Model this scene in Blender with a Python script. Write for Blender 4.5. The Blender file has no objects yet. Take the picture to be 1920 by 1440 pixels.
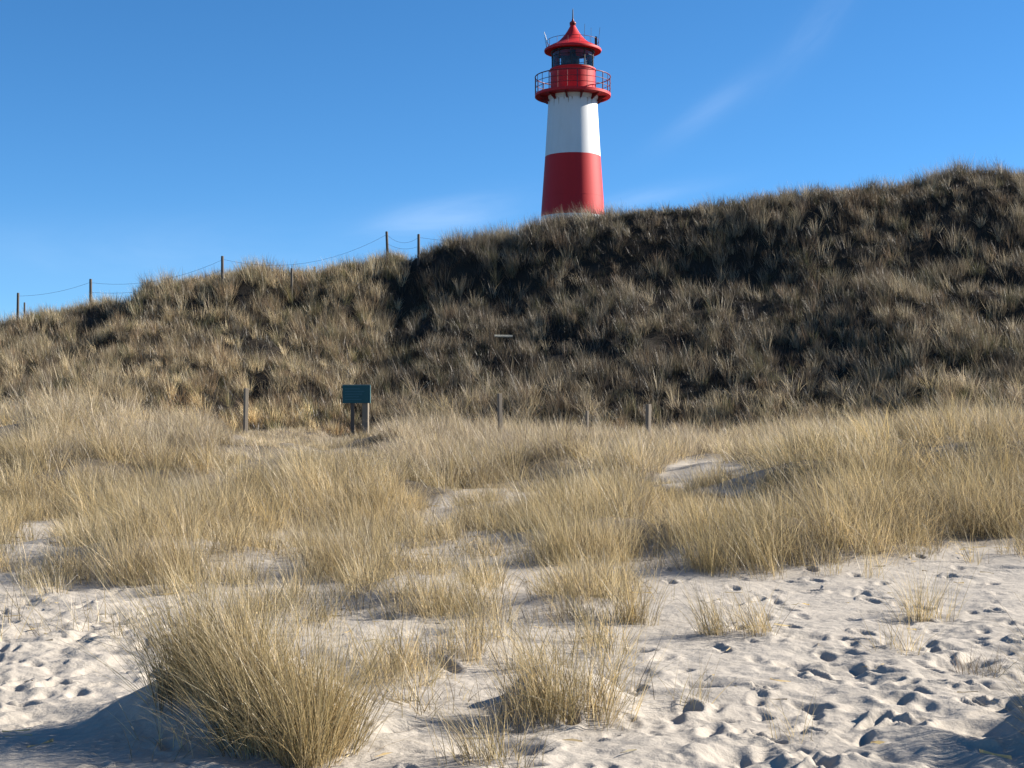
import bpy, bmesh, math
import numpy as np

rng = np.random.default_rng(7)
S = bpy.context.scene
C = S.collection
F, CX, HY, EYE = 2773.0, 960.0, 800.0, 1.6      # focal length and horizon of the photograph, in its pixels

# ------------------------------------------------------------------ noise
def _hash(ix, iy, seed):
    h = (ix.astype(np.int64) * 374761393 + iy.astype(np.int64) * 668265263 + seed * 1442695041) & 0xffffffff
    h = ((h ^ (h >> 13)) * 1274126177) & 0xffffffff
    h = (h ^ (h >> 16)) & 0xffffffff
    return h / 4294967295.0
def vn(x, y, seed=0):
    x = np.asarray(x, float); y = np.asarray(y, float)
    ix = np.floor(x); iy = np.floor(y); fx = x - ix; fy = y - iy
    fx = fx * fx * fx * (fx * (fx * 6 - 15) + 10); fy = fy * fy * fy * (fy * (fy * 6 - 15) + 10)
    a = _hash(ix, iy, seed); b = _hash(ix + 1, iy, seed); c = _hash(ix, iy + 1, seed); d = _hash(ix + 1, iy + 1, seed)
    return (a + (b - a) * fx) * (1 - fy) + (c + (d - c) * fx) * fy
def fbm(x, y, seed=0, oct=4):
    s = 0; a = 1; t = 0
    for k in range(oct):
        s = s + a * vn(x * 2 ** k + 17.3 * k, y * 2 ** k - 9.1 * k, seed + k); t += a; a *= .5
    return s / t * 2 - 1
def sst(a, b, x):
    t = np.clip((x - a) / (b - a), 0, 1); return t * t * (3 - 2 * t)

# ------------------------------------------------------------------ terrain height
YC = 56.0
CREST = np.array([(-900, 690), (-400, 650), (-150, 622), (20, 595), (100, 577), (170, 562), (250, 545), (300, 522), (400, 510), (480, 494),
                  (540, 502), (600, 500), (650, 492), (720, 480), (770, 484), (800, 470), (860, 441), (960, 433), (1000, 411), (1080, 395),
                  (1140, 392), (1200, 386), (1300, 382), (1400, 368), (1500, 358), (1600, 346), (1690, 341), (1720, 330), (1800, 307),
                  (1860, 303), (1890, 309), (1960, 305), (2200, 290), (2600, 300), (3200, 340)], float)
CR_X = (CREST[:, 0] - CX) * YC / F
CR_Z = EYE + (HY - (CREST[:, 1] + 30)) * YC / F
BASE_Y = [-400, -60, -20, 7, 10, 15, 22, 30, 38, 42, 60, 4000]
BASE_Z = [-3, -1.2, -.1, 0, .03, .12, .35, .75, 1.15, 1.35, 1.5, 1.5]
def yfoot_(X): return np.interp(X, [-60, -17, -10, -6, -4.3, -2.5, 2, 8, 16, 25, 70], [38, 38.5, 40, 42, 43, 42.8, 41.8, 40.5, 38.5, 37, 37])
# low sand mounds: x, y, sx, sy, amp
MOUNDS = [(-2.6, 33, 1.4, 1.2, .3), (.8, 27, 1.2, 1.0, .3), (2.6, 31, 1.5, 1.2, .3), (-5.6, 22.5, 1.3, .9, .3), (-3.0, 23.5, 1.0, .8, .25), (-7.6, 25, 1.2, 1.0, .3), (4.2, 21, 1.0, .9, .3), (7.6, 22.5, 1.1, .9, .3), (5.8, 24, 3.2, 4.5, .68), (9.5, 26, 3.0, 5, .75), (-9.3, 31, 4, 5, .9), (-4.5, 27, 3, 4, .25), (1.0, 18.2, 1.1, 1.6, .22),
          (-1.55, 8.05, .55, .5, .30), (-1.1, 7.9, .5, .45, .14), (.12, 8.25, .18, .32, .13), (.42, 8.3, .36, .3, .07),
          (-4.0, 15.4, .9, .8, .28), (-.9, 13.2, .7, .7, .16), (.45, 12.4, .6, .6, .10), (2.6, 16.6, 1.6, 1.0, .26),
          (5.0, 18.4, 1.5, 1.1, .2), (-4.7, 17.0, 1.0, .8, .2), (-2.0, 15.6, .7, .9, .14), (3.1, 7.7, .3, .6, .24), (3.65, 7.4, .5, .9, .34),
          (1.9, 12.3, .5, .4, .07), (-.2, 10.2, .5, .45, .07), (-.9, 10.1, .45, .4, .06), (-2.9, 20.5, 1.1, .5, .15)]
SCARPS = [(-.80, 12.7, .62, .5, .09), (.30, 8.55, .30, .22, .13), (2.75, 16.3, 1.1, .8, .12), (-3.25, 15.2, .8, .6, .15), (-1.65, 8.2, .5, .4, .05), (-5.5, 15.6, .7, .5, .12), (.9, 17.2, .8, .7, .10), (4.6, 17.8, 1.0, .7, .12)]
def ground(X, Y, fine=True):
    X = np.asarray(X, float); Y = np.asarray(Y, float)
    z = np.interp(Y, BASE_Y, BASE_Z)
    near = (sst(3, 9, Y)) * (1 - sst(44, 60, Y))
    z = z + near * sst(17, 21, Y) * .22 * fbm(X / 1.5, Y / 1.5, 9, 2)
    z = z + near * (.10 * fbm(X / 3.1, Y / 3.1, 3, 3) * sst(8, 20, Y) + .035 * fbm(X / 1.1, Y / 1.1, 5, 3))
    for mx, my, sx, sy, a in MOUNDS:
        d = ((X - mx) / sx) ** 2 + ((Y - my) / sy) ** 2
        z = z + a * np.exp(-d)
    # wind-cut hummocks with steep flanks
    for mx, my, sx, sy, a in SCARPS:
        d = ((X - mx) / sx) ** 2 + ((Y - my) / sy) ** 2
        z = z + a * np.exp(-d ** 2.2)
    # the dune
    zc = np.interp(X, CR_X, CR_Z)
    yf = yfoot_(X)
    yf = yf + .8 * fbm(X / 4, Y * 0 + 2.2, 21, 2)
    t = np.clip((Y - yf) / (YC - yf), 0, 1)
    p = np.interp(t + .03 * fbm(X / 3.5, Y * 0 + 7, 23, 2) * np.sin(t * math.pi), [0, .04, .35, .68, .86, .93, 1.0], [0, .05, .32, .60, .91, .98, 1.0])
    gl = .7 * np.exp(-((X + 4.3 - .12 * (Y - 44)) / 1.5) ** 2) * np.sin(np.clip(t, 0, 1) * math.pi) * .32
    zf = np.interp(Y, BASE_Y, BASE_Z)
    lump = (.24 * fbm(X / 2.6, Y / 2.0, 31, 3) + .20 * fbm(X / 1.1, Y / .9, 37, 2)) * np.sin(np.clip(t * 1.15, 0, 1) * math.pi * .98) + .16 * fbm(X / 1.3, Y / 1.3, 33, 2) * t
    z = z + t ** .001 * (Y > yf) * ((zc - zf) * p - gl + lump)
    back = np.clip(Y - YC, 0, None)
    z = z - np.clip(back * .02, 0, 2.5) - sst(150, 900, back) * 4
    return z
for _k in range(4):
    _Y = np.arange(37, 60, .1)[None, :]; _X = (CREST[:, 0, None] - CX) / F * _Y
    _v = (HY - F * (ground(_X, _Y) - EYE) / _Y).min(1)
    CR_Z = CR_Z + np.clip((_v - (CREST[:, 1] + np.interp(CREST[:, 0], [600, 660, 720, 800, 860, 980, 1000, 1140, 1200, 1300, 1680, 1740, 1900], [18, 14, 11, 6, 16, 22, 21, 20, 18, 13, 16, 25, 25]))) * YC / F, -.8, .8)
def ray(px, py, y0=5.0, y1=75.0):
    """where the sight line through a pixel of the photograph meets the ground"""
    Y = np.arange(y0, y1, .02)
    h = ground((px - CX) / F * Y, Y); l = EYE + (HY - py) / F * Y
    k = np.argmax(h >= l) if (h >= l).any() else len(Y) - 1
    return np.array([(px - CX) / F * Y[k], Y[k], h[k]])
def topx(X, Y, Z):
    Yc = np.maximum(Y, .5)
    return CX + F * X / Yc, HY - F * (Z - EYE) / Yc

# ------------------------------------------------------------------ helpers
def tag(o, label=None, cat=None, group=None, kind=None):
    if label: o['label'] = label
    if cat: o['category'] = cat
    if group: o['group'] = group
    if kind: o['kind'] = kind
    return o
def npmesh(name, verts, faces, mat, smooth=True, col=None, parent=None, attr='col'):
    me = bpy.data.meshes.new(name)
    n, m = len(verts), len(faces); k = faces.shape[1]
    me.vertices.add(n); me.vertices.foreach_set('co', np.ascontiguousarray(verts, np.float32).ravel())
    me.loops.add(m * k); me.loops.foreach_set('vertex_index', np.ascontiguousarray(faces, np.int32).ravel())
    me.polygons.add(m); me.polygons.foreach_set('loop_start', np.arange(0, m * k, k, dtype=np.int32))
    me.polygons.foreach_set('use_smooth', np.full(m, smooth, bool))
    if col is not None:
        a = me.attributes.new(attr, 'FLOAT_COLOR', 'POINT')
        c4 = np.ones((n, 4), np.float32); c4[:, :3] = col; a.data.foreach_set('color', c4.ravel())
    me.update(); me.materials.append(mat)
    o = bpy.data.objects.new(name, me); C.objects.link(o)
    if parent: o.parent = parent
    return o
def empty(name, loc, label, cat, group=None, rz=0):
    o = bpy.data.objects.new(name, None); C.objects.link(o); o.location = loc; o.rotation_euler = (0, 0, rz)
    o.empty_display_size = .2
    return tag(o, label, cat, group)
class MB:
    def __init__(s): s.v = []; s.f = []; s.sm = []
    def add(s, v, f, smooth):
        b = len(s.v); s.v += [tuple(p) for p in v]; s.f += [tuple(i + b for i in q) for q in f]; s.sm += [smooth] * len(f)
    def lathe(s, lines, seg=64, c=(0, 0)):
        """lines: list of (r, z) polylines; each is smooth along itself, sharp against the next"""
        for L in lines:
            v = []; f = []; n = len(L)
            for (r, z) in L:
                for k in range(seg):
                    a = 2 * math.pi * k / seg; v.append((c[0] + r * math.cos(a), c[1] + r * math.sin(a), z))
            for i in range(n - 1):
                for k in range(seg):
                    k2 = (k + 1) % seg; f.append((i * seg + k, i * seg + k2, (i + 1) * seg + k2, (i + 1) * seg + k))
            s.add(v, f, True)
    def tube(s, pts, r, seg=8, cap=True):
        P = [np.array(p, float) for p in pts]; rs = r if hasattr(r, '__len__') else [r] * len(P)
        v = []; f = []
        for i, p in enumerate(P):
            d = P[min(i + 1, len(P) - 1)] - P[max(i - 1, 0)]; d /= np.linalg.norm(d) + 1e-9
            a = np.cross(d, (0, 0, 1) if abs(d[2]) < .9 else (1, 0, 0)); a /= np.linalg.norm(a); b = np.cross(d, a)
            for k in range(seg):
                t = 2 * math.pi * k / seg; v.append(p + rs[i] * (math.cos(t) * a + math.sin(t) * b))
        for i in range(len(P) - 1):
            for k in range(seg):
                k2 = (k + 1) % seg; f.append((i * seg + k, i * seg + k2, (i + 1) * seg + k2, (i + 1) * seg + k))
        s.add(v, f, True)
        if cap: s.add(v[:seg], [tuple(range(seg))], False); s.add(v[-seg:], [tuple(range(seg))[::-1]], False)
    def ring(s, R, z, r, seg=72, c=(0, 0)):
        v = []; f = []; m = 8
        for k in range(seg):
            a = 2 * math.pi * k / seg
            for j in range(m):
                b = 2 * math.pi * j / m; rr = R + r * math.cos(b)
                v.append((c[0] + rr * math.cos(a), c[1] + rr * math.sin(a), z + r * math.sin(b)))
        for k in range(seg):
            for j in range(m):
                k2 = (k + 1) % seg; j2 = (j + 1) % m; f.append((k * m + j, k2 * m + j, k2 * m + j2, k * m + j2))
        s.add(v, f, True)
    def box(s, lo, hi, bev=0.0, M=None):
        bm = bmesh.new(); bmesh.ops.create_cube(bm, size=1)
        lo = np.array(lo, float); hi = np.array(hi, float)
        for q in bm.verts: q.co = [(lo[i] + hi[i]) / 2 + q.co[i] * (hi[i] - lo[i]) for i in range(3)]
        if bev: bmesh.ops.bevel(bm, geom=bm.edges[:], offset=bev, segments=2, affect='EDGES', profile=.6)
        bm.verts.index_update()
        v = [np.array(q.co) for q in bm.verts]
        if M is not None: v = [M @ p for p in v]
        s.add(v, [[q.index for q in f.verts] for f in bm.faces], False); bm.free()
    def build(s, name, mat, parent=None, loc=None):
        me = bpy.data.meshes.new(name); me.from_pydata([tuple(map(float, p)) for p in s.v], [], s.f); me.update()
        me.polygons.foreach_set('use_smooth', np.array(s.sm, bool)); me.materials.append(mat)
        o = bpy.data.objects.new(name, me); C.objects.link(o)
        if parent: o.parent = parent
        if loc is not None: o.location = loc
        return o

# ------------------------------------------------------------------ materials
def new_mat(name):
    m = bpy.data.materials.new(name); m.use_nodes = True; nt = m.node_tree; nt.nodes.clear()
    out = nt.nodes.new('ShaderNodeOutputMaterial'); return m, nt, out
def N(nt, t, **kw):
    n = nt.nodes.new(t)
    for k, v in kw.items():
        if k.startswith('i_'):
            key = k[2:]; n.inputs[int(key) if key.isdigit() else key.replace('_', ' ')].default_value = v
        else: setattr(n, k, v)
    return n
def L(nt, a, b): nt.links.new(a, b)
def paint(name, col, rough=.4, dirt=.25, stain=None, bump=.08, scale=3.0):
    m, nt, out = new_mat(name)
    b = N(nt, 'ShaderNodeBsdfPrincipled', i_Roughness=rough); b.inputs['Specular IOR Level'].default_value = .3; L(nt, b.outputs[0], out.inputs[0])
    tc = N(nt, 'ShaderNodeTexCoord'); mp = N(nt, 'ShaderNodeMapping'); mp.inputs['Scale'].default_value = (scale, scale, scale * .25)
    L(nt, tc.outputs['Object'], mp.inputs[0])
    nz = N(nt, 'ShaderNodeTexNoise', i_Scale=1.0, i_Detail=7.0, i_Roughness=.65); L(nt, mp.outputs[0], nz.inputs['Vector'])
    rp = N(nt, 'ShaderNodeValToRGB'); rp.color_ramp.elements[0].position = .38; rp.color_ramp.elements[1].position = .72
    L(nt, nz.outputs[0], rp.inputs[0])
    mx = N(nt, 'ShaderNodeMix', data_type='RGBA'); mx.inputs['A'].default_value = (*col, 1)
    d = stain or tuple(c * .62 for c in col); mx.inputs['B'].default_value = (*d, 1)
    mu = N(nt, 'ShaderNodeMath', operation='MULTIPLY', i_1=dirt); L(nt, rp.outputs[0], mu.inputs[0]); L(nt, mu.outputs[0], mx.inputs['Factor'])
    L(nt, mx.outputs['Result'], b.inputs['Base Color'])
    n2 = N(nt, 'ShaderNodeTexNoise', i_Scale=9.0, i_Detail=5.0); L(nt, tc.outputs['Object'], n2.inputs['Vector'])
    bp = N(nt, 'ShaderNodeBump', i_Strength=bump, i_Distance=.02); L(nt, n2.outputs[0], bp.inputs['Height']); L(nt, bp.outputs[0], b.inputs['Normal'])
    return m
RED = paint('red_paint', (.50, .012, .015), .60, .30, (.34, .012, .012))
REDDK = paint('dark_red_paint', (.16, .009, .011), .5, .4, (.12, .02, .02))
WHITE = paint('white_paint', (.66, .66, .645), .55, .22, (.50, .48, .42))
RAIL = paint('railing_paint', (.16, .02, .025), .45, .4, (.06, .02, .02))
DARK = paint('dark_metal', (.025, .024, .026), .5, .3)
GREYM = paint('grey_metal', (.42, .42, .43), .4, .3)
RUST = paint('rust_streak', (.30, .20, .13), .8, .5)
def wood_mat(name, c1, c2):
    m, nt, out = new_mat(name)
    b = N(nt, 'ShaderNodeBsdfPrincipled', i_Roughness=.85); L(nt, b.outputs[0], out.inputs[0])
    tc = N(nt, 'ShaderNodeTexCoord'); mp = N(nt, 'ShaderNodeMapping'); mp.inputs['Scale'].default_value = (40, 40, 2.5)
    L(nt, tc.outputs['Object'], mp.inputs[0])
    nz = N(nt, 'ShaderNodeTexNoise', i_Scale=1.0, i_Detail=6.0, i_Roughness=.6); L(nt, mp.outputs[0], nz.inputs['Vector'])
    mx = N(nt, 'ShaderNodeMix', data_type='RGBA'); mx.inputs['A'].default_value = (*c1, 1); mx.inputs['B'].default_value = (*c2, 1)
    L(nt, nz.outputs[0], mx.inputs['Factor']); L(nt, mx.outputs['Result'], b.inputs['Base Color'])
    bp = N(nt, 'ShaderNodeBump', i_Strength=.5, i_Distance=.01); L(nt, nz.outputs[0], bp.inputs['Height']); L(nt, bp.outputs[0], b.inputs['Normal'])
    return m
WOOD = wood_mat('weathered_wood', (.21, .175, .13), (.11, .09, .068))
WOODDK = wood_mat('dark_weathered_wood', (.10, .085, .07), (.05, .042, .036))
PLANK = wood_mat('bleached_wood', (.30, .29, .23), (.20, .19, .15))
TEAL = paint('teal_paint', (.004, .066, .080), .5, .3, (.003, .042, .05))
TEALLT = paint('teal_edge_paint', (.06, .15, .165), .45, .3)
LETTER = paint('faded_lettering_paint', (.018, .09, .125), .5, .2)
def blade_mat(name, transl=.36):
    m, nt, out = new_mat(name)
    at = N(nt, 'ShaderNodeAttribute', attribute_name='col')
    d = N(nt, 'ShaderNodeBsdfDiffuse', i_Roughness=.4); t = N(nt, 'ShaderNodeBsdfTranslucent')
    L(nt, at.outputs['Color'], d.inputs[0]); L(nt, at.outputs['Color'], t.inputs[0])
    mx = N(nt, 'ShaderNodeMixShader', i_0=transl); L(nt, d.outputs[0], mx.inputs[1]); L(nt, t.outputs[0], mx.inputs[2])
    g = N(nt, 'ShaderNodeBsdfGlossy', i_Roughness=.45); g.inputs[0].default_value = (1, 1, 1, 1)
    m2 = N(nt, 'ShaderNodeMixShader', i_0=.03); L(nt, mx.outputs[0], m2.inputs[1]); L(nt, g.outputs[0], m2.inputs[2])
    L(nt, m2.outputs[0], out.inputs[0]); return m
BLADE = blade_mat('dry_grass_blades')
def ground_mat():
    m, nt, out = new_mat('sand_and_litter')
    b = N(nt, 'ShaderNodeBsdfPrincipled', i_Roughness=.95); b.inputs['Specular IOR Level'].default_value = .15; L(nt, b.outputs[0], out.inputs[0])
    at = N(nt, 'ShaderNodeAttribute', attribute_name='col')
    tc = N(nt, 'ShaderNodeTexCoord')
    nz = N(nt, 'ShaderNodeTexNoise', i_Scale=2.2, i_Detail=9.0, i_Roughness=.7); L(nt, tc.outputs['Object'], nz.inputs['Vector'])
    gr = N(nt, 'ShaderNodeTexNoise', i_Scale=110.0, i_Detail=3.0, i_Roughness=.8); L(nt, tc.outputs['Object'], gr.inputs['Vector'])
    a = N(nt, 'ShaderNodeMath', operation='MULTIPLY_ADD', i_1=.35, i_2=.82); L(nt, nz.outputs[0], a.inputs[0])
    a2 = N(nt, 'ShaderNodeMath', operation='MULTIPLY_ADD', i_1=.30, i_2=.85); L(nt, gr.outputs[0], a2.inputs[0])
    mm = N(nt, 'ShaderNodeMath', operation='MULTIPLY'); L(nt, a.outputs[0], mm.inputs[0]); L(nt, a2.outputs[0], mm.inputs[1])
    v = N(nt, 'ShaderNodeVectorMath', operation='SCALE'); L(nt, at.outputs['Color'], v.inputs[0]); L(nt, mm.outputs[0], v.inputs['Scale'])
    L(nt, v.outputs[0], b.inputs['Base Color'])
    n3 = N(nt, 'ShaderNodeTexNoise', i_Scale=14.0, i_Detail=8.0, i_Roughness=.62); L(nt, tc.outputs['Object'], n3.inputs['Vector'])
    bp = N(nt, 'ShaderNodeBump', i_Strength=.55, i_Distance=.035); L(nt, n3.outputs[0], bp.inputs['Height']); L(nt, bp.outputs[0], b.inputs['Normal'])
    return m
GROUND = ground_mat()

# ------------------------------------------------------------------ where grass grows (in the photograph's ground rows)
BELT_X = [-400, 0, 110, 200, 300, 420, 520, 620, 740, 780, 850, 930, 1000, 1100, 1190, 1260, 1300, 1400, 1500, 1600, 1700, 1800, 1920, 2400]
BELT_Y = [955, 958, 962, 1000, 1012, 1005, 992, 1000, 985, 950, 925, 925, 985, 1040, 1035, 985, 1030, 1050, 1052, 1035, 1030, 1015, 1005, 1000]
BARE = [(935, 955, 75, 40), (1335, 893, 105, 36), (460, 1012, 80, 12), (770, 1040, 45, 60), (60, 985, 60, 20), (1000, 935, 40, 14)]
def belt(px, py, Y):
    """grass cover 0..1 of the belt between the beach and the dune"""
    n = fbm(px / 60.0, py / 22.0, 51, 3)
    b = 1 - sst(-14, 12, py - np.interp(px, BELT_X, BELT_Y) - n * 22)
    for cx, cy, rx, ry in BARE:
        d = ((px - cx) / rx) ** 2 + ((py - cy) / ry) ** 2
        b = b * sst(.6, 1.35, d + n * .35)
    return b
def sparse(px, py):
    """thin patchy grass on the sand below the belt"""
    n = fbm(px / 75.0 + 4, py / 26.0, 61, 3)
    cw = sst(640, 720, px) * sst(1245, 1190, px)
    w = np.maximum(sst(1215, 1150, py), .55 * cw * sst(1360, 1310, py)) * (1 - sst(1130, 1250, px) * sst(1000, 1080, py)) * (1 - .85 * sst(330, 220, px) * sst(1075, 1110, py))
    return w * sst(.02, .45, n + .1)

# ------------------------------------------------------------------ ground mesh with footprints
def geo(a, b, r):
    o = [a]
    while o[-1] < b: o.append(o[-1] * r + .0)
    return o
rows = np.array([-400, -200, -100, -60, -35, -20, -12, -7, -3, 0, 1.5, 2.6, 3.4, 4.0, 4.5, 5.0, 5.4] + geo(5.7, 26, 1.0019) + geo(26.2, 62, 1.005)
                + [64, 68, 74, 82, 92, 105, 125, 160, 220, 320, 500, 800, 1400, 2500, 4000])
uf = np.arange(-.50, .5001, .0020)
ext = [.53, .57, .62, .7, .8, .95, 1.2, 1.6, 2.3, 3.5, 6, 11, 22, 60]
us = np.array([-e for e in ext[::-1]] + list(uf) + ext)
gY = np.maximum(rows, 6.0)
GX = us[None, :] * gY[:, None]; GY = np.repeat(rows[:, None], len(us), 1)
GZ = ground(GX, GY)
PX, PY = topx(GX, GY, GZ)
front = (GY > 5) & (GY < 30)
# trodden sand: a rough churned surface where people walk
def trod(px, py):
    r = sst(1180, 1330, px + .25 * (py - 1100)) * sst(1040, 1110, py) * (.32 + .68 * sst(1120, 1330, py + .25 * (px - 1500)))
    l = sst(340, 230, px) * sst(1075, 1120, py) * sst(1420, 1330, py + .4 * px)
    m = .42 * sst(1130, 1230, py) + .15 * sst(1000, 1080, py)
    return np.maximum(np.maximum(r, l), m)
T = trod(PX, PY) * front
churn = (.028 + .030 * sst(.5, 1, T)) * fbm(GX / .36 + .5 * fbm(GX / .5, GY / .5, 77, 2), GY / .46, 71, 3) + .008 * fbm(GX / .11, GY / .12, 73, 2)
GZ = GZ + (.3 * front + .7 * T) * churn * (1 - sst(16, 24, GY))
GZ = GZ + front * (1 - sst(12, 22, GY)) * .006 * fbm(GX / .07, GY / .05, 79, 2)
fr = np.random.default_rng(11)
def dent(x, y, a, wl, ww, dep, rim=.4, soft=.45):
    i0, i1 = np.searchsorted(rows, [y - .5, y + .5]); c0, c1 = np.searchsorted(us, [(x - .5) / y, (x + .5) / y])
    sx = GX[i0:i1, c0:c1] - x; sy = GY[i0:i1, c0:c1] - y
    u = (sx * math.sin(a) + sy * math.cos(a)) / wl; v = (sx * math.cos(a) - sy * math.sin(a)) / ww
    d = np.sqrt(u * u + v * v) * (1 + .18 * (vn(sx * 9 + x, sy * 9 + y, 5) - .5))
    dz = -dep * (1 - sst(soft, 1.08, d)) * (1 + .35 * u) + dep * rim * np.exp(-((d - 1.28) / .28) ** 2) * (1 + .5 * u)
    GZ[i0:i1, c0:c1] += dz
n_p = 0
def step(x, y, a, q=1.0):
    dent(x, y, a, fr.uniform(.115, .15) * q, fr.uniform(.048, .066) * q, fr.uniform(.012, .042) * q, fr.uniform(.15, .45), fr.uniform(-.15, .32))
    dent(x - .07 * math.sin(a) , y - .07 * math.cos(a), a, .06, .05, fr.uniform(.005, .02), .1)
for (x, y, a, ns) in [(1.3, 6.4, .12, 13), (2.2, 6.6, .02, 14), (2.9, 7.2, -.08, 13), (3.5, 9.5, -.05, 12), (4.6, 12, -.12, 9), (2.6, 14.2, 2.6, 11), (-3.2, 13.8, 2.95, 9), (-2.9, 7.6, -.2, 9), (-3.6, 9.2, .1, 8), (3.9, 7.6, -.5, 10)]:
    for q in range(ns):
        sd_ = 1 if q % 2 else -1
        step(x + sd_ * .11 * math.cos(a), y - sd_ * .11 * math.sin(a), a + sd_ * .12 + fr.normal(0, .08)); n_p += 1
        L_ = fr.uniform(.55, .68); x += L_ * math.sin(a); y += L_ * math.cos(a); a += fr.normal(0, .06)
for k in range(9000):
    y = 6.6 + fr.random() ** 1.2 * 12; x = (fr.random() - .5) * 1.0 * y
    px, py = topx(x, y, ground(x, y)); tv = float(trod(np.array(px), np.array(py)))
    if fr.random() < tv ** 1.4 * .10:
        a = fr.choice([.25, -.5, .9, .1]) + fr.normal(0, .35)
        if fr.random() < .5: a += math.pi
        step(x, y, a, fr.uniform(.5, 1.15)); n_p += 1
    elif fr.random() < tv * .02: dent(x, y, fr.uniform(0, 6), fr.uniform(.15, .30), fr.uniform(.12, .22), fr.uniform(.02, .04), .3)
# colours: bright dry sand, straw litter under the grass, dark humus on the dune
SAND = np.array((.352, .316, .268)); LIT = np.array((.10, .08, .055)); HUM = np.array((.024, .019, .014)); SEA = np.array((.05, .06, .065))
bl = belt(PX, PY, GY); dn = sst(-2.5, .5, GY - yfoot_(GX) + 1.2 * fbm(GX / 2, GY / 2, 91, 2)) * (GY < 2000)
bl = bl * (GY > 14); spz = sparse(PX, PY) * front
g_c = SAND[None, None] * (1 + .05 * fbm(GX / .8, GY / .8, 93, 3))[..., None]
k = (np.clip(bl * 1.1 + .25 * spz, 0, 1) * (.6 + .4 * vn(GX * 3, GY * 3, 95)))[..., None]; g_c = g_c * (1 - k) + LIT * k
k = dn[..., None]; g_c = g_c * (1 - k) + HUM * (1 + .5 * fbm(GX / .7, GY / .7, 97, 3))[..., None] * k
k = sst(-22, -40, GY)[..., None]; g_c = g_c * (1 - k) + SEA * k
nr, nc = GX.shape
ii = np.arange(nr * nc).reshape(nr, nc)
faces = np.stack([ii[:-1, :-1], ii[:-1, 1:], ii[1:, 1:], ii[1:, :-1]], -1).reshape(-1, 4)
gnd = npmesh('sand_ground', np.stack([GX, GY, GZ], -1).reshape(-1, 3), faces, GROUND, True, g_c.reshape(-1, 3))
tag(gnd, kind='structure')
print('footprints', n_p, 'ground verts', nr * nc)

# ------------------------------------------------------------------ grass
STRAW = np.array([(.62, .475, .25), (.66, .535, .31), (.50, .39, .22), (.40, .325, .21), (.68, .51, .235), (.33, .27, .14), (.16, .125, .075), (.24, .195, .095)])
STRAWG = np.array([(.57, .465, .295), (.63, .525, .36), (.45, .36, .25), (.33, .27, .195), (.54, .45, .295), (.20, .16, .115), (.58, .465, .25)])
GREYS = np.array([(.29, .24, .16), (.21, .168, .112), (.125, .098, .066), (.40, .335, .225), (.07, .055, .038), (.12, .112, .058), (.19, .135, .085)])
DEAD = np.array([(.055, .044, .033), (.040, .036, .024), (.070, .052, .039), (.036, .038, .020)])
def blades(root, h, az, lean, curl, width, col, seg=2):
    n = len(root); t = np.linspace(0, 1, seg + 1)[None, :]
    d = h[:, None] * (lean[:, None] * t + curl[:, None] * t * t)
    z = h[:, None] * (t * np.sqrt(np.clip(1 - lean ** 2, .1, 1))[:, None] - .55 * np.abs(curl)[:, None] * t ** 2.4)
    cx = root[:, 0, None] + d * np.cos(az)[:, None]; cy = root[:, 1, None] + d * np.sin(az)[:, None]; cz = root[:, 2, None] - .02 + z
    fa = rng.uniform(0, math.pi, n); w = width[:, None] * (1 - .88 * t ** 1.6) * .5
    ox = w * np.cos(fa)[:, None]; oy = w * np.sin(fa)[:, None]
    V = np.empty((n, seg + 1, 2, 3), np.float32)
    V[:, :, 0, 0] = cx - ox; V[:, :, 0, 1] = cy - oy; V[:, :, 1, 0] = cx + ox; V[:, :, 1, 1] = cy + oy
    V[:, :, 0, 2] = cz; V[:, :, 1, 2] = cz
    b = (np.arange(n) * (seg + 1) * 2)[:, None] + (np.arange(seg) * 2)[None, :]
    Fc = np.stack([b, b + 1, b + 3, b + 2], -1).reshape(-1, 4)
    Cc = np.repeat(col, (seg + 1) * 2, 0)
    return V.reshape(-1, 3), Fc, Cc
def pick(pal, n, tuft=None):
    c = pal[rng.integers(0, len(pal), n)] if tuft is None else pal[tuft]
    return c * rng.uniform(.8, 1.2, (n, 1))
def tufts(cx, cy, nb, rad, hgt, width, pal, wind=(math.pi, .18), spread=.33, curl=.35, seg=2, same=.6, mess=.10, bent=.12, wander=.45):
    """tussocks of blades; every argument is an array per tussock"""
    n = len(cx); idx = np.repeat(np.arange(n), nb); m = len(idx)
    r = np.sqrt(rng.random(m)) * rad[idx]; th = rng.uniform(0, 2 * math.pi, m)
    x = cx[idx] + r * np.cos(th); y = cy[idx] + r * np.sin(th)
    z = ground(x, y)
    out = r / np.maximum(rad[idx], 1e-3)
    l = spread * out * rng.uniform(.4, 1.3, m)
    tl = np.clip(rng.normal(wind[1], .13, n), -.3, .8)[idx]; ta = rng.normal(wind[0], wander, n)[idx]
    vx = l * np.cos(th) + tl * np.cos(ta) + rng.normal(0, mess, m); vy = l * np.sin(th) + tl * np.sin(ta) + rng.normal(0, mess, m)
    lean = np.clip(np.hypot(vx, vy), 0, .85); az = np.arctan2(vy, vx)
    h = hgt[idx] * rng.uniform(.45, 1.1, m) ** .8
    cu = np.abs(rng.normal(0, curl, m)) * rng.uniform(.3, 1, m)
    bb = rng.random(m) < bent; az = np.where(bb, rng.uniform(0, 2 * math.pi, m), az); lean = np.where(bb, rng.uniform(.3, .8, m), lean); cu = np.where(bb, rng.uniform(.3, 1.0, m), cu)
    base = rng.integers(0, len(pal), n)[idx]
    pk = np.where(rng.random(m) < same, base, rng.integers(0, len(pal), m))
    tb = rng.uniform(.62, 1.25, n)[idx]
    col = pal[pk] * (tb * rng.uniform(.8, 1.2, m))[:, None]
    w = width[idx] * rng.uniform(.7, 1.3, m)
    return blades(np.stack([x, y, z], -1), h, az, lean, cu, w, col, seg)

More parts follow.
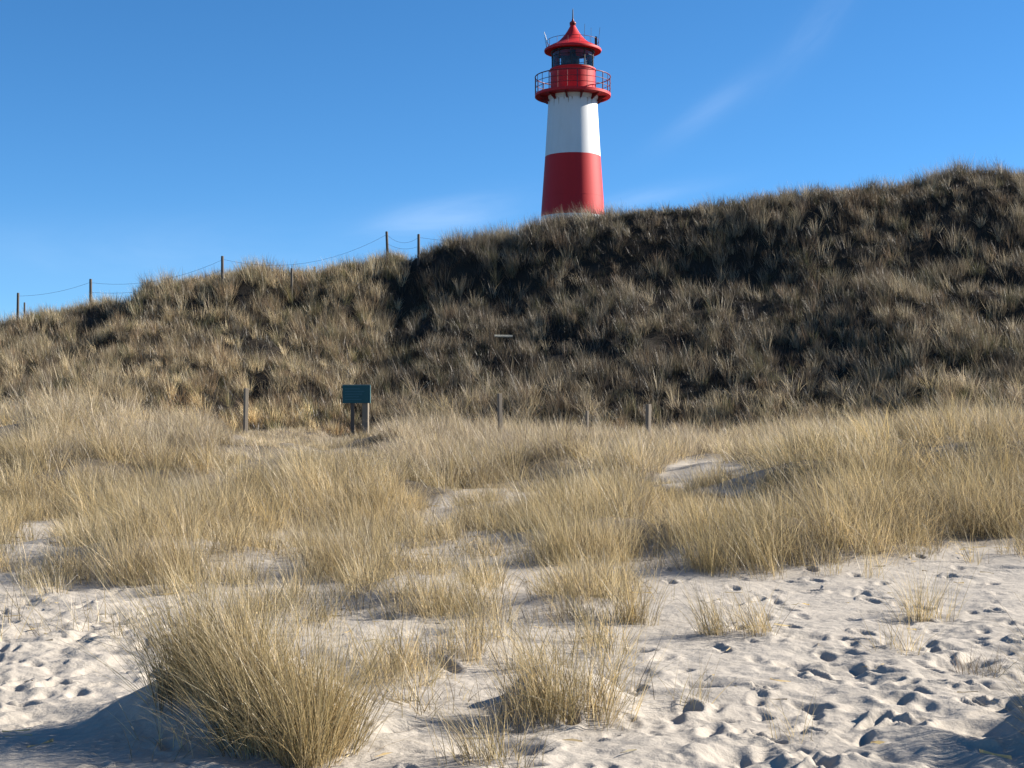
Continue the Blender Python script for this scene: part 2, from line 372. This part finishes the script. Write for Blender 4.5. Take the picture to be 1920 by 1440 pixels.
# --- dune grass: one dense uncountable cover
n = 13500
cy = np.sqrt(rng.uniform(36.0 ** 2, 60.5 ** 2, n)); cx = rng.uniform(-.47, .47, n) * cy
keep = sst(.20, .56, vn(cx / 1.6, cy / 1.3, 101) * .55 + vn(cx / .55, cy / .45, 102) * .45 + rng.normal(0, .10, n)) > rng.random(n)
keep &= cy > yfoot_(cx) - .6
cx, cy = cx[keep], cy[keep]; n = len(cx)
hv = .62 + .6 * vn(cx / 1.8, cy / 1.5, 104)
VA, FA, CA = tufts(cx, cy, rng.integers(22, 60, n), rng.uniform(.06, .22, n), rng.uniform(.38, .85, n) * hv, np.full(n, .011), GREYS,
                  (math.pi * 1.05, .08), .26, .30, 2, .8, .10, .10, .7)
lit = sst(-3.0, -7.5, VA[:, 0] - .1 * (VA[:, 1] - 44))[:, None] * .8      # sunlit brightness of the left lobe, painted into its blade colours
CA = CA * (1 + lit * np.array((1.0, .93, .70)))
ft = sst(3.0, -.5, VA[:, 1] - yfoot_(VA[:, 0]) + 1.3 * fbm(VA[:, 0] / 1.2, VA[:, 1] / 1.2, 107, 2))[:, None]; CA = CA * (1 + ft * np.array((.75, .70, .55)))
n = 9000
cy = np.sqrt(rng.uniform(36.0 ** 2, 60.5 ** 2, n)); cx = rng.uniform(-.47, .47, n) * cy
keep = cy > yfoot_(cx) - 1.0
cx, cy = cx[keep], cy[keep]; n = len(cx)
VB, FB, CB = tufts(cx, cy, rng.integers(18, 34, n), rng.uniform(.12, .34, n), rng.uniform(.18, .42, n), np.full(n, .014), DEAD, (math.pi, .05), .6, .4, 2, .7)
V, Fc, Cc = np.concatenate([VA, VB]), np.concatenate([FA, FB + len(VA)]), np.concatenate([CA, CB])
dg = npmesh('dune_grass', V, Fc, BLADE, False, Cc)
tag(dg, 'dense grey-brown marram grass covering the steep dune below the lighthouse', 'grass', kind='stuff')
# --- grass belt at the foot of the dune and thin grass on the sand
n = 11500
cy = np.sqrt(rng.uniform(13.0 ** 2, 45.5 ** 2, n)); cx = rng.uniform(-.44, .44, n) * cy
yfoot = yfoot_(cx)
px, py = topx(cx, cy, ground(cx, cy)); bl = belt(px, py, cy)
keep = (rng.random(n) < bl * (.10 + .90 * sst(.34, .60, vn(cx / 1.1, cy / 1.3, 111) * .6 + vn(cx / .5, cy / .5, 112) * .4))) & (cy < yfoot + .5 + 2.6 * rng.random(n) ** 2.5)
keep &= ~((np.abs(px - 672) < 34) & (py > 790) & (py < 822))
cx, cy, px, py = cx[keep], cy[keep], px[keep], py[keep]; n = len(cx)
nb = (rng.integers(45, 105, n) * np.clip(24 / cy, .75, 1.4) * .9).astype(int)
hgt = rng.uniform(.40, .95, n) * (.72 + .5 * vn(cx / 2.2, cy / 2.2, 113)); wd = np.clip(.0052 * cy / 18, .0045, .0115)
low = sst(370, 450, px) * sst(745, 690, px) * sst(890, 850, py)
hgt = hgt * (1 - .62 * low) * (1 - .3 * sst(880, 840, py) * sst(1050, 1150, px) * sst(1450, 1400, px))
hgt = hgt * np.where((np.abs(px - 1330) < 130) & (py > 900) & (py < 1010), .45, 1) 
far = rng.random(n) < sst(20, 34, cy)
VN, FN, CN = tufts(cx[~far], cy[~far], nb[~far], rng.uniform(.12, .34, n)[~far], hgt[~far], wd[~far], STRAW, (math.pi * 1.02, .20), .36, .42, 4, .5, .17, .24, .8)
VF, FF, CF = tufts(cx[far], cy[far], nb[far], rng.uniform(.12, .34, n)[far], hgt[far], wd[far], STRAWG, (math.pi * 1.02, .18), .36, .5, 3, .5, .18, .24, .9)
V1, F1, C1 = np.concatenate([VN, VF]), np.concatenate([FN, FF + len(VN)]), np.concatenate([CN, CF])
n = 21000
cy = np.sqrt(rng.uniform(8.0 ** 2, 22.0 ** 2, n)); cx = rng.uniform(-.42, .42, n) * cy
px, py = topx(cx, cy, ground(cx, cy)); keep = rng.random(n) < sparse(px, py) * .9
cx, cy = cx[keep], cy[keep]; n = len(cx)
V2, F2, C2 = tufts(cx, cy, rng.integers(5, 22, n), rng.uniform(.05, .25, n), rng.uniform(.2, .55, n), np.full(n, .0048), STRAW, (math.pi, .12), .35, .35, 3, .5, .12, .2, .8)
n = 9000
cy = np.sqrt(rng.uniform(6.3 ** 2, 24.0 ** 2, n)); cx = rng.uniform(-.45, .45, n) * cy; px, py = topx(cx, cy, ground(cx, cy))
keep = rng.random(n) < .06 + .55 * sparse(px, py) + .4 * belt(px, py, cy)
cx, cy = cx[keep], cy[keep]; n = len(cx)
V3, F3, C3 = blades(np.stack([cx, cy, ground(cx, cy) + .028], -1), rng.uniform(.05, .20, n), rng.uniform(0, 6.28, n), np.full(n, .97), np.zeros(n), rng.uniform(.003, .006, n), STRAW[rng.integers(0, len(STRAW), n)], 2)
V3[:, 2] = ground(V3[:, 0], V3[:, 1]) + .012 + rng.uniform(0, .02, len(V3))
bg = npmesh('beach_grass', np.concatenate([V1, V2, V3]), np.concatenate([F1, F2 + len(V1), F3 + len(V1) + len(V2)]), BLADE, False, np.concatenate([C1, C2, C3]))
tag(bg, 'tall straw-coloured beach grass between the sand and the dune', 'grass', kind='stuff')

# --- tussocks in the foreground, each its own thing: (base px, base py, spread in px x, depth m, tussock count, height m, blades per tussock, wind lean, label)
def clump(px, py, wpx, dm, nt, hm, nb, lean, label, group=None, spread=.35, curl=.35, width=.0036, pal=STRAW, az=math.pi, rad=(.06, .16), skew=0.0):
    p = ray(px, py); w = wpx * p[1] / F
    a = rng.uniform(0, 2 * math.pi, nt); r = np.sqrt(rng.random(nt))
    cx = p[0] + r * np.cos(a) * w / 2; cy = p[1] + r * np.sin(a) * dm / 2 + skew * r * np.cos(a) / 2
    V, Fc, Cc = tufts(cx, cy, rng.integers(int(nb * .6), int(nb * 1.4) + 1, nt), rng.uniform(*rad, nt), hm * rng.uniform(.7, 1.1, nt),
                      np.full(nt, width), pal, (az, lean), spread * .75, curl * .9, 5, .4, .13, .14, .6)
    V = V - p.astype(np.float32)
    o = npmesh('grass_tussock', V, Fc, BLADE, False, Cc); o.location = p
    return tag(o, label, 'grass tussock', group or 'grass tussocks on the sand')
OLIVE = np.array([(.60, .465, .24), (.48, .375, .18), (.64, .51, .285), (.32, .26, .12), (.52, .395, .20), (.68, .54, .31), (.17, .13, .068), (.11, .088, .045), (.26, .21, .10)])
clump(450, 1350, 380, .60, 50, .72, 66, .14, 'biggest foreground tussock, bushy and wide, on a mound throwing a dark blue shadow', pal=OLIVE, spread=.42, skew=-.85)
clump(590, 1402, 120, .35, 16, .66, 60, .02, 'upright tussock at the lower right flank of the biggest tussock', pal=OLIVE, spread=.25)
clump(330, 1400, 260, .5, 9, .42, 5, .05, 'few thin arching stems standing in the dark blue shadow of the biggest tussock', spread=.7, curl=.7)
clump(1010, 1338, 115, .3, 14, .58, 46, .10, 'dense olive tussock beside a small shaded sand hollow in the middle foreground', pal=OLIVE, spread=.35)
clump(1110, 1335, 90, .3, 9, .58, 28, -.02, 'thin upright tussock with sand showing between its stems, right of the dense olive tussock', spread=.2)
clump(905, 1432, 70, .2, 6, .42, 26, .08, 'short tussock at the lower edge below the olive tussock', pal=OLIVE)
clump(970, 1438, 50, .15, 4, .30, 6, .0, 'three or four bare stems at the lower edge next to the short tussock', spread=.4)
clump(875, 1235, 70, .4, 7, .52, 28, .05, 'slim pale tussock standing alone above the olive tussock', spread=.25)
clump(800, 1270, 60, .3, 5, .26, 18, .05, 'low sparse tussock between the biggest tussock and the slim pale one', spread=.35)
clump(715, 1265, 100, .5, 9, .48, 22, .05, 'thin pale tussock close to the right side of the biggest tussock', spread=.25)
clump(1190, 1165, 60, .3, 7, .52, 48, .02, 'compact upright yellow tussock at the left edge of the footprints', spread=.2)
clump(1385, 1190, 110, .35, 9, .50, 34, .28, 'leaning tussock amid the footprints with a long thin shadow to its side', spread=.3)
clump(1428, 1195, 14, .1, 2, .58, 16, .0, 'narrow straight tussock touching the leaning tussock', spread=.15)
clump(1742, 1160, 50, .3, 5, .58, 30, .02, 'fan-shaped dark tussock alone on the bright sand under the right end of the grass belt', pal=OLIVE, spread=.45)
clump(1680, 1225, 60, .3, 5, .46, 13, .05, 'wispy tussock just in front of the fan-shaped dark tussock', spread=.3)
clump(1290, 1320, 45, .2, 4, .42, 7, .0, 'handful of loose stems in trodden sand between footprints', spread=.25)
clump(1490, 1385, 50, .2, 4, .36, 8, .05, 'handful of short stems among the deepest footprints near the lower edge', spread=.3)
clump(1850, 1260, 70, .3, 7, .22, 14, .05, 'low greyish tussock in trampled sand next to the shaded corner', pal=GREYS, spread=.5)
clump(270, 1085, 260, .8, 24, .78, 60, .15, 'golden tussock on a hump over a shaded sand scoop, at the left', spread=.45, rad=(.1, .25))
clump(650, 1080, 190, .9, 20, .80, 55, .06, 'tall golden tussock in the middle ground behind the biggest tussock', spread=.35, rad=(.1, .25))
clump(1075, 1050, 190, .8, 16, .85, 75, .16, 'big brownish tussock on a mound at the edge of the belt, middle of the scene', pal=OLIVE, spread=.45, rad=(.12, .3))
clump(1400, 1062, 200, .8, 16, .7, 75, .22, 'big leaning tussock at the lower rim of the belt above a broad sand shadow', pal=OLIVE, spread=.4, rad=(.12, .3))
clump(770, 1140, 230, .7, 18, .45, 40, .12, 'broad low tussock over a dark hollow in the middle of the sand', spread=.5, rad=(.1, .22))
clump(1060, 1165, 120, .6, 10, .32, 30, .12, 'low matted tussock above the olive tussock, by a dark edge', spread=.5, rad=(.1, .2), pal=GREYS)
clump(60, 1110, 90, .5, 7, .30, 20, .1, 'short pale tussock at the far left above the footprints', spread=.4)
clump(1545, 1075, 50, .3, 5, .42, 9, .0, 'few upright stems in front of the big leaning tussock', spread=.2)
clump(1645, 1085, 60, .3, 5, .46, 8, .0, 'few upright stems on clean sand below the right part of the belt', spread=.2)
# the tussock just past the right edge whose shadow falls into the corner
clump(2075, 1335, 200, .9, 18, .62, 80, .1, 'shaded tussock on the steep little mound at the right edge of the sand', pal=OLIVE, spread=.45)

# ------------------------------------------------------------------ lighthouse
LY = 85.0; K = F / LY
def zz_(py): return EYE + (HY - py) / K
LX = (1074 - CX) / K
gz = float(ground(LX, LY))
lh = empty('lighthouse', (LX, LY, gz), 'round red and white lighthouse rising behind the grassy dune crest', 'lighthouse')
def part(mb, name, mat, parent=lh):
    o = mb.build(name, mat, parent); return o
Z = lambda py: zz_(py) - gz
Zw = lambda py: EYE + (HY - py) * (LY - 1.6) / F - gz      # heights read on the near face of the wall
r_at = lambda z: np.interp(z, [0, Z(400), Z(290), Z(200), Z(186)], [2.10, 1.82, 1.585, 1.42, 1.41])
def wall(z0, z1, n=6): return [(float(r_at(z)), float(z)) for z in np.linspace(z0, z1, n)]
m = MB(); m.lathe([wall(-.6, Zw(400), 10)], 96); part(m, 'base_wall', WHITE)
m = MB(); m.lathe([wall(Zw(400), Zw(285), 8)], 96); part(m, 'red_wall', RED)
m = MB(); zs = Zw(362); m.lathe([[(float(r_at(zs - .015)), zs - .015), (float(r_at(zs)) + .008, zs), (float(r_at(zs + .015)), zs + .015)]], 96); m.build('plate_seam', RED, lh)
m = MB(); m.lathe([wall(Zw(285), Z(182), 8)], 96)
part(m, 'white_wall', WHITE)
# gallery
zf = Z(183); R = 2.18
m = MB(); m.lathe([[(1.30, zf), (R - .03, zf)], [(R - .03, zf), (R, zf + .02)], [(R, zf + .02), (R, zf + .17)], [(R, zf + .17), (R - .04, zf + .17)], [(R - .04, zf + .17), (R - .04, zf + .12)], [(R - .04, zf + .12), (1.2, zf + .12)]], 96)
gal = part(m, 'gallery_floor', RED)
m = MB(); m.lathe([[(1.405, zf - .22), (1.46, zf - .18), (1.50, zf - .06)], [(1.50, zf - .06), (1.50, zf)]], 96); m.build('cornice', WHITE, lh)
for k in range(12):
    a = 2 * math.pi * (k + .5) / 12; c, s_ = math.cos(a), math.sin(a); w = .03; m = MB()
    P = [(1.44, -.30), (1.52, -.30), (2.0, -.004), (1.44, -.004)]
    v = []
    for sgn in (-w, w):
        for (r, z) in P: v.append((r * c - sgn * s_, r * s_ + sgn * c, zf + z))
    m.add(v, [(0, 1, 2, 3), (7, 6, 5, 4), (0, 4, 5, 1), (1, 5, 6, 2), (2, 6, 7, 3), (3, 7, 4, 0)], False)
    m.build('bracket', REDDK, gal)
gr = MB(); zt = zf + 1.16
gr.ring(R - .02, zt, .032); gr.ring(R - .02, zf + .80, .018); gr.ring(R - .02, zf + .48, .018)
gr.build('rail_hoop', RAIL, gal)
for k in range(24):
    pm = MB()
    a = 2 * math.pi * (k + .3) / 24; x, y = (R - .02) * math.cos(a), (R - .02) * math.sin(a)
    pm.tube([(x, y, zf + .13), (x, y, zt)],   .032 if k % 3 == 0 else .019, 6)
    pm.build('baluster', RAIL, gal)
# lantern drum
z0, z1 = zf + .12, Z(131)
m = MB(); m.lathe([[(1.36, z0), (1.36, z0 + .14)], [(1.36, z0 + .14), (1.29, z0 + .15)], [(1.29, z0 + .15), (1.285, z1 - .08)], [(1.285, z1 - .08), (1.33, z1 - .07)], [(1.33, z1 - .07), (1.33, z1)], [(1.33, z1), (1.0, z1)]], 80)
dr = part(m, 'lantern_drum', RED)
# glazed lantern
z2 = Z(99); rl = 1.22
lan = MB(); nW = 10
for k in range(nW):
    a = 2 * math.pi * (k + .35) / nW
    lan.tube([(rl * math.cos(a), rl * math.sin(a), z1), (rl * math.cos(a), rl * math.sin(a), z2 + .05)], .042, 6)
lan.ring(rl, z1 + .03, .04); lan.ring(rl, z2, .05); lan.ring(rl, (z1 + z2) / 2 + .2, .016)
lw = part(lan, 'lantern_frame', DARK)
gm, nt, out = new_mat('lantern_glass')
tr = N(nt, 'ShaderNodeBsdfTransparent'); tr.inputs[0].default_value = (.93, .96, .97, 1); gl = N(nt, 'ShaderNodeBsdfGlossy', i_Roughness=.03)
fz = N(nt, 'ShaderNodeFresnel', i_IOR=1.45); mx = N(nt, 'ShaderNodeMixShader'); L(nt, fz.outputs[0], mx.inputs[0]); L(nt, tr.outputs[0], mx.inputs[1]); L(nt, gl.outputs[0], mx.inputs[2]); L(nt, mx.outputs[0], out.inputs[0])
m = MB(); m.lathe([[(rl - .005, z1 + .02), (rl - .005, z2)]], nW * 4); m.build('pane', gm, lw)
m = MB(); m.lathe([[(.0, z1 - .3), (.30, z1 - .3), (.30, z1 + .05), (.22, z1 + .12), (.36, z1 + .28), (.40, z1 + .48), (.36, z1 + .7), (.2, z1 + .82), (.16, z2 + .1)]], 32)
for k in range(7): m.ring(.37, z1 + .24 + k * .08, .025, 32)
part(m, 'lamp_lens', DARK)
m = MB(); m.box((-.62, .1, z1 - .1), (-.30, .8, z1 + .85), .02); part(m, 'equipment_cabinet', DARK)
# roof
ze = Z(98)
m = MB()
m.lathe([[(.2, ze + .12), (1.1, ze + .04), (1.54, ze - .0)], [(1.54, ze - .0), (1.63, ze + .01)], [(1.63, ze + .01), (1.65, ze + .1), (1.62, ze + .15)], [(1.62, ze + .15), (1.45, ze + .24), (1.28, ze + .34)],
         [(1.28, ze + .34), (1.02, ze + .46), (.78, ze + .64), (.55, ze + .88), (.36, ze + 1.14), (.22, ze + 1.38), (.13, ze + 1.55)]], 64)
rf = part(m, 'roof', RED)
m = MB(); zb = ze + 1.66
m.lathe([[(.13, ze + 1.53), (.19, ze + 1.56), (.13, ze + 1.60)], [(.10 + .09 * math.sin(t), zb - .10 * math.cos(t)) for t in np.linspace(0, math.pi, 8)], [(.10, zb + .1), (.06, zb + .18), (.045, zb + .26)]], 24)
m.build('finial', REDDK, rf)
m = MB(); m.tube([(0, 0, zb + .2), (0, 0, zb + .75), (0, 0, Z(16))], [.04, .026, .012], 8); m.build('lightning_rod', DARK, rf)
m = MB(); m.ring(1.5, ze + .62, .014)
for k in range(14):
    a = 2 * math.pi * k / 14; x, y = 1.5 * math.cos(a), 1.5 * math.sin(a); m.tube([(x, y, ze + .22), (x, y, ze + .62)], .012, 6)
m.build('roof_rail', RAIL, rf)
for (dx, dy, za, zt_, lx, mt, r) in [(.62, -.6, ze + .6, Z(50), .04, DARK, .012), (1.42, -.3, ze + .2, Z(54), .12, DARK, .012), (1.1, .9, ze + .3, Z(44), .0, DARK, .009), (-1.35, -.2, ze + .22, Z(62), -.3, GREYM, .022), (-.5, .8, ze + .5, Z(60), -.02, DARK, .01), (-1.5, -.3, ze + .2, Z(72), -.12, DARK, .012)]:
    m = MB(); m.tube([(dx, dy, za - .1), (dx + lx, dy, zt_)], r, 6); m.build('antenna', mt, rf)
m = MB(); m.box((1.22, -.75, ze + .24), (1.36, -.61, ze + .72), .02); m.build('sensor_box', DARK, rf)
# rust streaks running down from the gallery
rr = np.random.default_rng(3)
for k in range(16):
    a = rr.uniform(math.pi, 2 * math.pi); l = rr.uniform(.12, .5); w = rr.uniform(.012, .035); m = MB()
    za = zf - .24
    v = []
    for t in np.linspace(0, 1, 5):
        z = za - l * t; r = float(r_at(z)) + .004; ww = w * (1 - .8 * t)
        v += [(r * math.cos(a - ww / r), r * math.sin(a - ww / r), z), (r * math.cos(a + ww / r), r * math.sin(a + ww / r), z)]
    m.add(v, [(2 * i, 2 * i + 1, 2 * i + 3, 2 * i + 2) for i in range(4)], False)
    m.build('rust_stain', RUST, lh)

# ------------------------------------------------------------------ fence on the dune crest
def crest_pt(px, ytop, ybot):
    p = ray(px, ybot); return p
fence = None
POSTS = [(33, 549, 588, .05, .02), (46, 567, 588, .035, .0), (170, 523, 568, .055, .0), (417, 480, 535, .055, 0), (547, 503, 552, .045, 0), (590, 500, 514, .05, 0), (727, 434, 490, .055, -.04), (785, 439, 488, .055, .0)]
pp = []
for (px, yt, yb, r, ln) in POSTS:
    Y = np.arange(38, 57, .05); g = ground((px - CX) / F * Y, Y); v = HY - F * (g - EYE) / Y
    if v.min() > yb: p = np.array([(px - CX) / F * Y[np.argmin(v)], Y[np.argmin(v)], g[np.argmin(v)]])
    else: p = ray(px, yb + 8, 38)
    pp.append((p, EYE + (HY - yt) * p[1] / F))
o0 = pp[2][0]
fence = empty('wire_fence', tuple(o0), 'thin post and wire fence running along the left half of the dune crest', 'fence')
tops = []
for (p, zt), (px, yt, yb, r, ln) in zip(pp, POSTS):
    m = MB(); q = p - o0; t = zt - o0[2]
    m.tube([(q[0], q[1], q[2] - .3), (q[0] + ln * .5, q[1], (q[2] + t) / 2), (q[0] + ln, q[1], t - .02), (q[0] + ln, q[1], t)], [r, r * .95, r * .92, r * .7], 10)
    m.build('post', WOODDK, fence); tops.append(np.array((q[0] + ln, q[1], t)))
for (a, b, dz, sag) in [(0, 2, .12, .12), (2, 3, .14, .35), (3, 6, .12, .6), (6, 7, .12, .25), (6, 7, .45, .15), (2, 3, .5, .3)]:
    A, B = tops[a], tops[b]; m = MB()
    m.tube([A * (1 - t) + B * t - np.array((0, 0, dz + sag * 4 * t * (1 - t))) for t in np.linspace(0, 1, 13)], .0045, 5); m.build('wire', DARK, fence)
A, B = tops[7], np.array(((1060 - CX) / F * 56 - o0[0], 56.5 - o0[1], EYE + (HY - 420) * 56 / F - o0[2])); m = MB()
m.tube([A * (1 - t) + B * t - np.array((0, 0, .12 + .3 * 4 * t * (1 - t))) for t in np.linspace(0, 1, 13)], .0045, 5); m.build('wire', DARK, fence)

# ------------------------------------------------------------------ posts at the dune foot, sign, plank
for (px, yt, Y, w, lab) in [(460, 728, 38.0, .10, 'tallest grey wooden post at the dune foot, left of the teal sign'),
                            (938, 738, 38.5, .10, 'slim wooden post at the dune foot below the pale plank'),
                            (1101, 770, 38.5, .07, 'short dark wooden stake nearly buried in the grass between two taller posts'),
                            (1215, 758, 37.5, .11, 'stubby pale wooden post at the dune foot below the lighthouse side of the slope')]:
    X = (px - CX) / F * Y; g = float(ground(X, Y)); t = EYE + (HY - yt) * Y / F
    m = MB(); m.box((-w / 2, -w / 2, -.4), (w / 2, w / 2, t - g), .012)
    o = m.build('wooden_post', WOOD, None, (X, Y, g)); o.rotation_euler = (0, math.radians(rng.uniform(-1.5, 1.5)), math.radians(rng.uniform(26, 42)))
    tag(o, lab, 'post', 'wooden posts along the dune foot')
SYY = 37.0; k = F / SYY
sx = (670 - CX) / k; sg = float(ground(sx, SYY)); h = lambda y: EYE + (HY - y) / k - sg
sign = empty('information_sign', (sx, SYY, sg), 'teal information board on two wooden posts at the foot of the dune', 'sign', rz=math.radians(-6))
m = MB(); m.box((-28 / k, -.03, h(756)), (24 / k, .0, h(723)), .006); pn = m.build('panel', TEAL, sign)
m = MB()
for (a, b) in (((-28.6 / k, -.04, h(723)), (24.6 / k, .01, h(721.3))), ((24 / k, -.04, h(756)), (25.4 / k, .01, h(723) - .002))): m.box(a, b, .004)
m.build('edge_strip', TEALLT, pn)
m = MB()
for y, x0, x1 in ((729, -23, 5), (734, -23, 14), (739, -23, 10), (744, -23, 3), (749, -23, 8)):
    m.box((x0 / k, -.033, h(y + .7)), (x1 / k, -.0303, h(y - .7)))
m.build('lettering', LETTER, pn)
m = MB(); m.box((-13 / k, .003, -.4), (-7 / k, .083, h(726)), .008); m.build('post', WOODDK, sign)
m = MB(); m.box((9 / k, .003, -.4), (20 / k, .16, h(742) - .0), .012); m.build('post', WOOD, sign)
m = MB(); m.box((-30 / k, .004, h(728)), (26 / k, .04, h(724)), .006); m.build('batten', WOODDK, sign)

p = ray(944, 646)
m = MB(); m.box((-.30, -.08, 0), (.30, .08, .04), .012)
o = m.build('wooden_plank', PLANK, None, (p[0], p[1] - .25, p[2] + .24)); o.rotation_euler = (math.radians(24), math.radians(1), math.radians(3))
tag(o, 'pale bleached plank lying on the dark dune grass halfway up the slope', 'plank')

# ------------------------------------------------------------------ light, sky, camera
EL, AZ = math.radians(28), math.radians(74)          # azimuth clockwise from the view direction
sd = np.array((math.cos(EL) * math.sin(AZ), math.cos(EL) * math.cos(AZ), math.sin(EL)))
sun = bpy.data.lights.new('sun', 'SUN'); sun.energy = 5.0; sun.angle = math.radians(.5); sun.color = (1, .93, .83)
so = bpy.data.objects.new('sun', sun); C.objects.link(so)
import mathutils
so.rotation_euler = mathutils.Vector(sd).to_track_quat('Z', 'Y').to_euler(); so.location = (30, 10, 40)
W = bpy.data.worlds.new('World'); S.world = W; W.use_nodes = True; nt = W.node_tree; nt.nodes.clear()
out = N(nt, 'ShaderNodeOutputWorld'); bgn = N(nt, 'ShaderNodeBackground', i_Strength=.066); L(nt, bgn.outputs[0], out.inputs[0])
sky = N(nt, 'ShaderNodeTexSky', sky_type='NISHITA', sun_disc=False, sun_elevation=EL, sun_rotation=AZ, altitude=3000, air_density=1.0, dust_density=.1, ozone_density=6.0)
tc = N(nt, 'ShaderNodeTexCoord'); sp = N(nt, 'ShaderNodeSeparateXYZ'); L(nt, tc.outputs['Generated'], sp.inputs[0])
def M_(op, a, b=None, c=None):
    n = N(nt, 'ShaderNodeMath', operation=op)
    for i, v in enumerate((a, b, c)):
        if v is None: continue
        if isinstance(v, (int, float)): n.inputs[i].default_value = v
        else: L(nt, v, n.inputs[i])
    return n.outputs[0]
yc = M_('MAXIMUM', sp.outputs[1], .05)
u = M_('DIVIDE', sp.outputs[0], yc); v = M_('DIVIDE', sp.outputs[2], yc)
tot = None
for (px, py, lx, ly, ang, amp, sc) in [(1530, 50, 130, 30, -52, .05, 30), (1340, 200, 110, 22, -35, .08, 22), (830, 408, 130, 30, -10, .19, 20), (1200, 372, 130, 16, -12, .10, 20), (300, 470, 400, 60, 0, .07, 8)]:
    a = math.radians(ang); du = M_('SUBTRACT', u, (px - CX) / F); dv = M_('SUBTRACT', v, (HY - py) / F)
    p_ = M_('ADD', M_('MULTIPLY', du, math.cos(a)), M_('MULTIPLY', dv, -math.sin(a))); q_ = M_('ADD', M_('MULTIPLY', du, math.sin(a)), M_('MULTIPLY', dv, math.cos(a)))
    e = M_('EXPONENT', M_('MULTIPLY', M_('ADD', M_('POWER', M_('ABSOLUTE', M_('MULTIPLY', p_, F / lx)), 2.0), M_('POWER', M_('ABSOLUTE', M_('MULTIPLY', q_, F / ly)), 2.0)), -1.0))
    cb = N(nt, 'ShaderNodeCombineXYZ'); L(nt, M_('MULTIPLY', p_, sc * .28), cb.inputs[0]); L(nt, M_('MULTIPLY', q_, sc * 1.5), cb.inputs[1]); cb.inputs[2].default_value = px * .01
    nz = N(nt, 'ShaderNodeTexNoise', i_Scale=1.6, i_Detail=6.0, i_Roughness=.6, i_Distortion=.6); L(nt, cb.outputs[0], nz.inputs['Vector'])
    g = M_('MULTIPLY', M_('MULTIPLY', e, M_('MULTIPLY_ADD', nz.outputs[0], 1.8, -.35)), amp)
    tot = g if tot is None else M_('ADD', tot, g)
fac = M_('MINIMUM', M_('MAXIMUM', tot, 0.0), .8)
mx = N(nt, 'ShaderNodeMix', data_type='RGBA'); L(nt, fac, mx.inputs['Factor']); hs = N(nt, 'ShaderNodeHueSaturation', i_Hue=.4955, i_Saturation=1.13); L(nt, sky.outputs[0], hs.inputs['Color']); L(nt, hs.outputs[0], mx.inputs['A']); mx.inputs['B'].default_value = (9.0, 9.6, 10.5, 1)
L(nt, mx.outputs['Result'], bgn.inputs[0])

cam = bpy.data.cameras.new('camera'); co = bpy.data.objects.new('camera', cam); C.objects.link(co); S.camera = co
co.location = (0, 0, EYE); co.rotation_euler = (math.pi / 2, 0, 0)
cam.sensor_width = 36; cam.lens = 36 * F / 1920; cam.shift_y = (HY - 720) / 1920; cam.clip_end = 12000; cam.clip_start = .05
vs = S.view_settings; vs.view_transform = 'Standard'; vs.look = 'None'; vs.gamma = 1; vs.exposure = 1.35; vs.use_curve_mapping = False
S.cycles.max_bounces = 6; S.cycles.transparent_max_bounces = 8
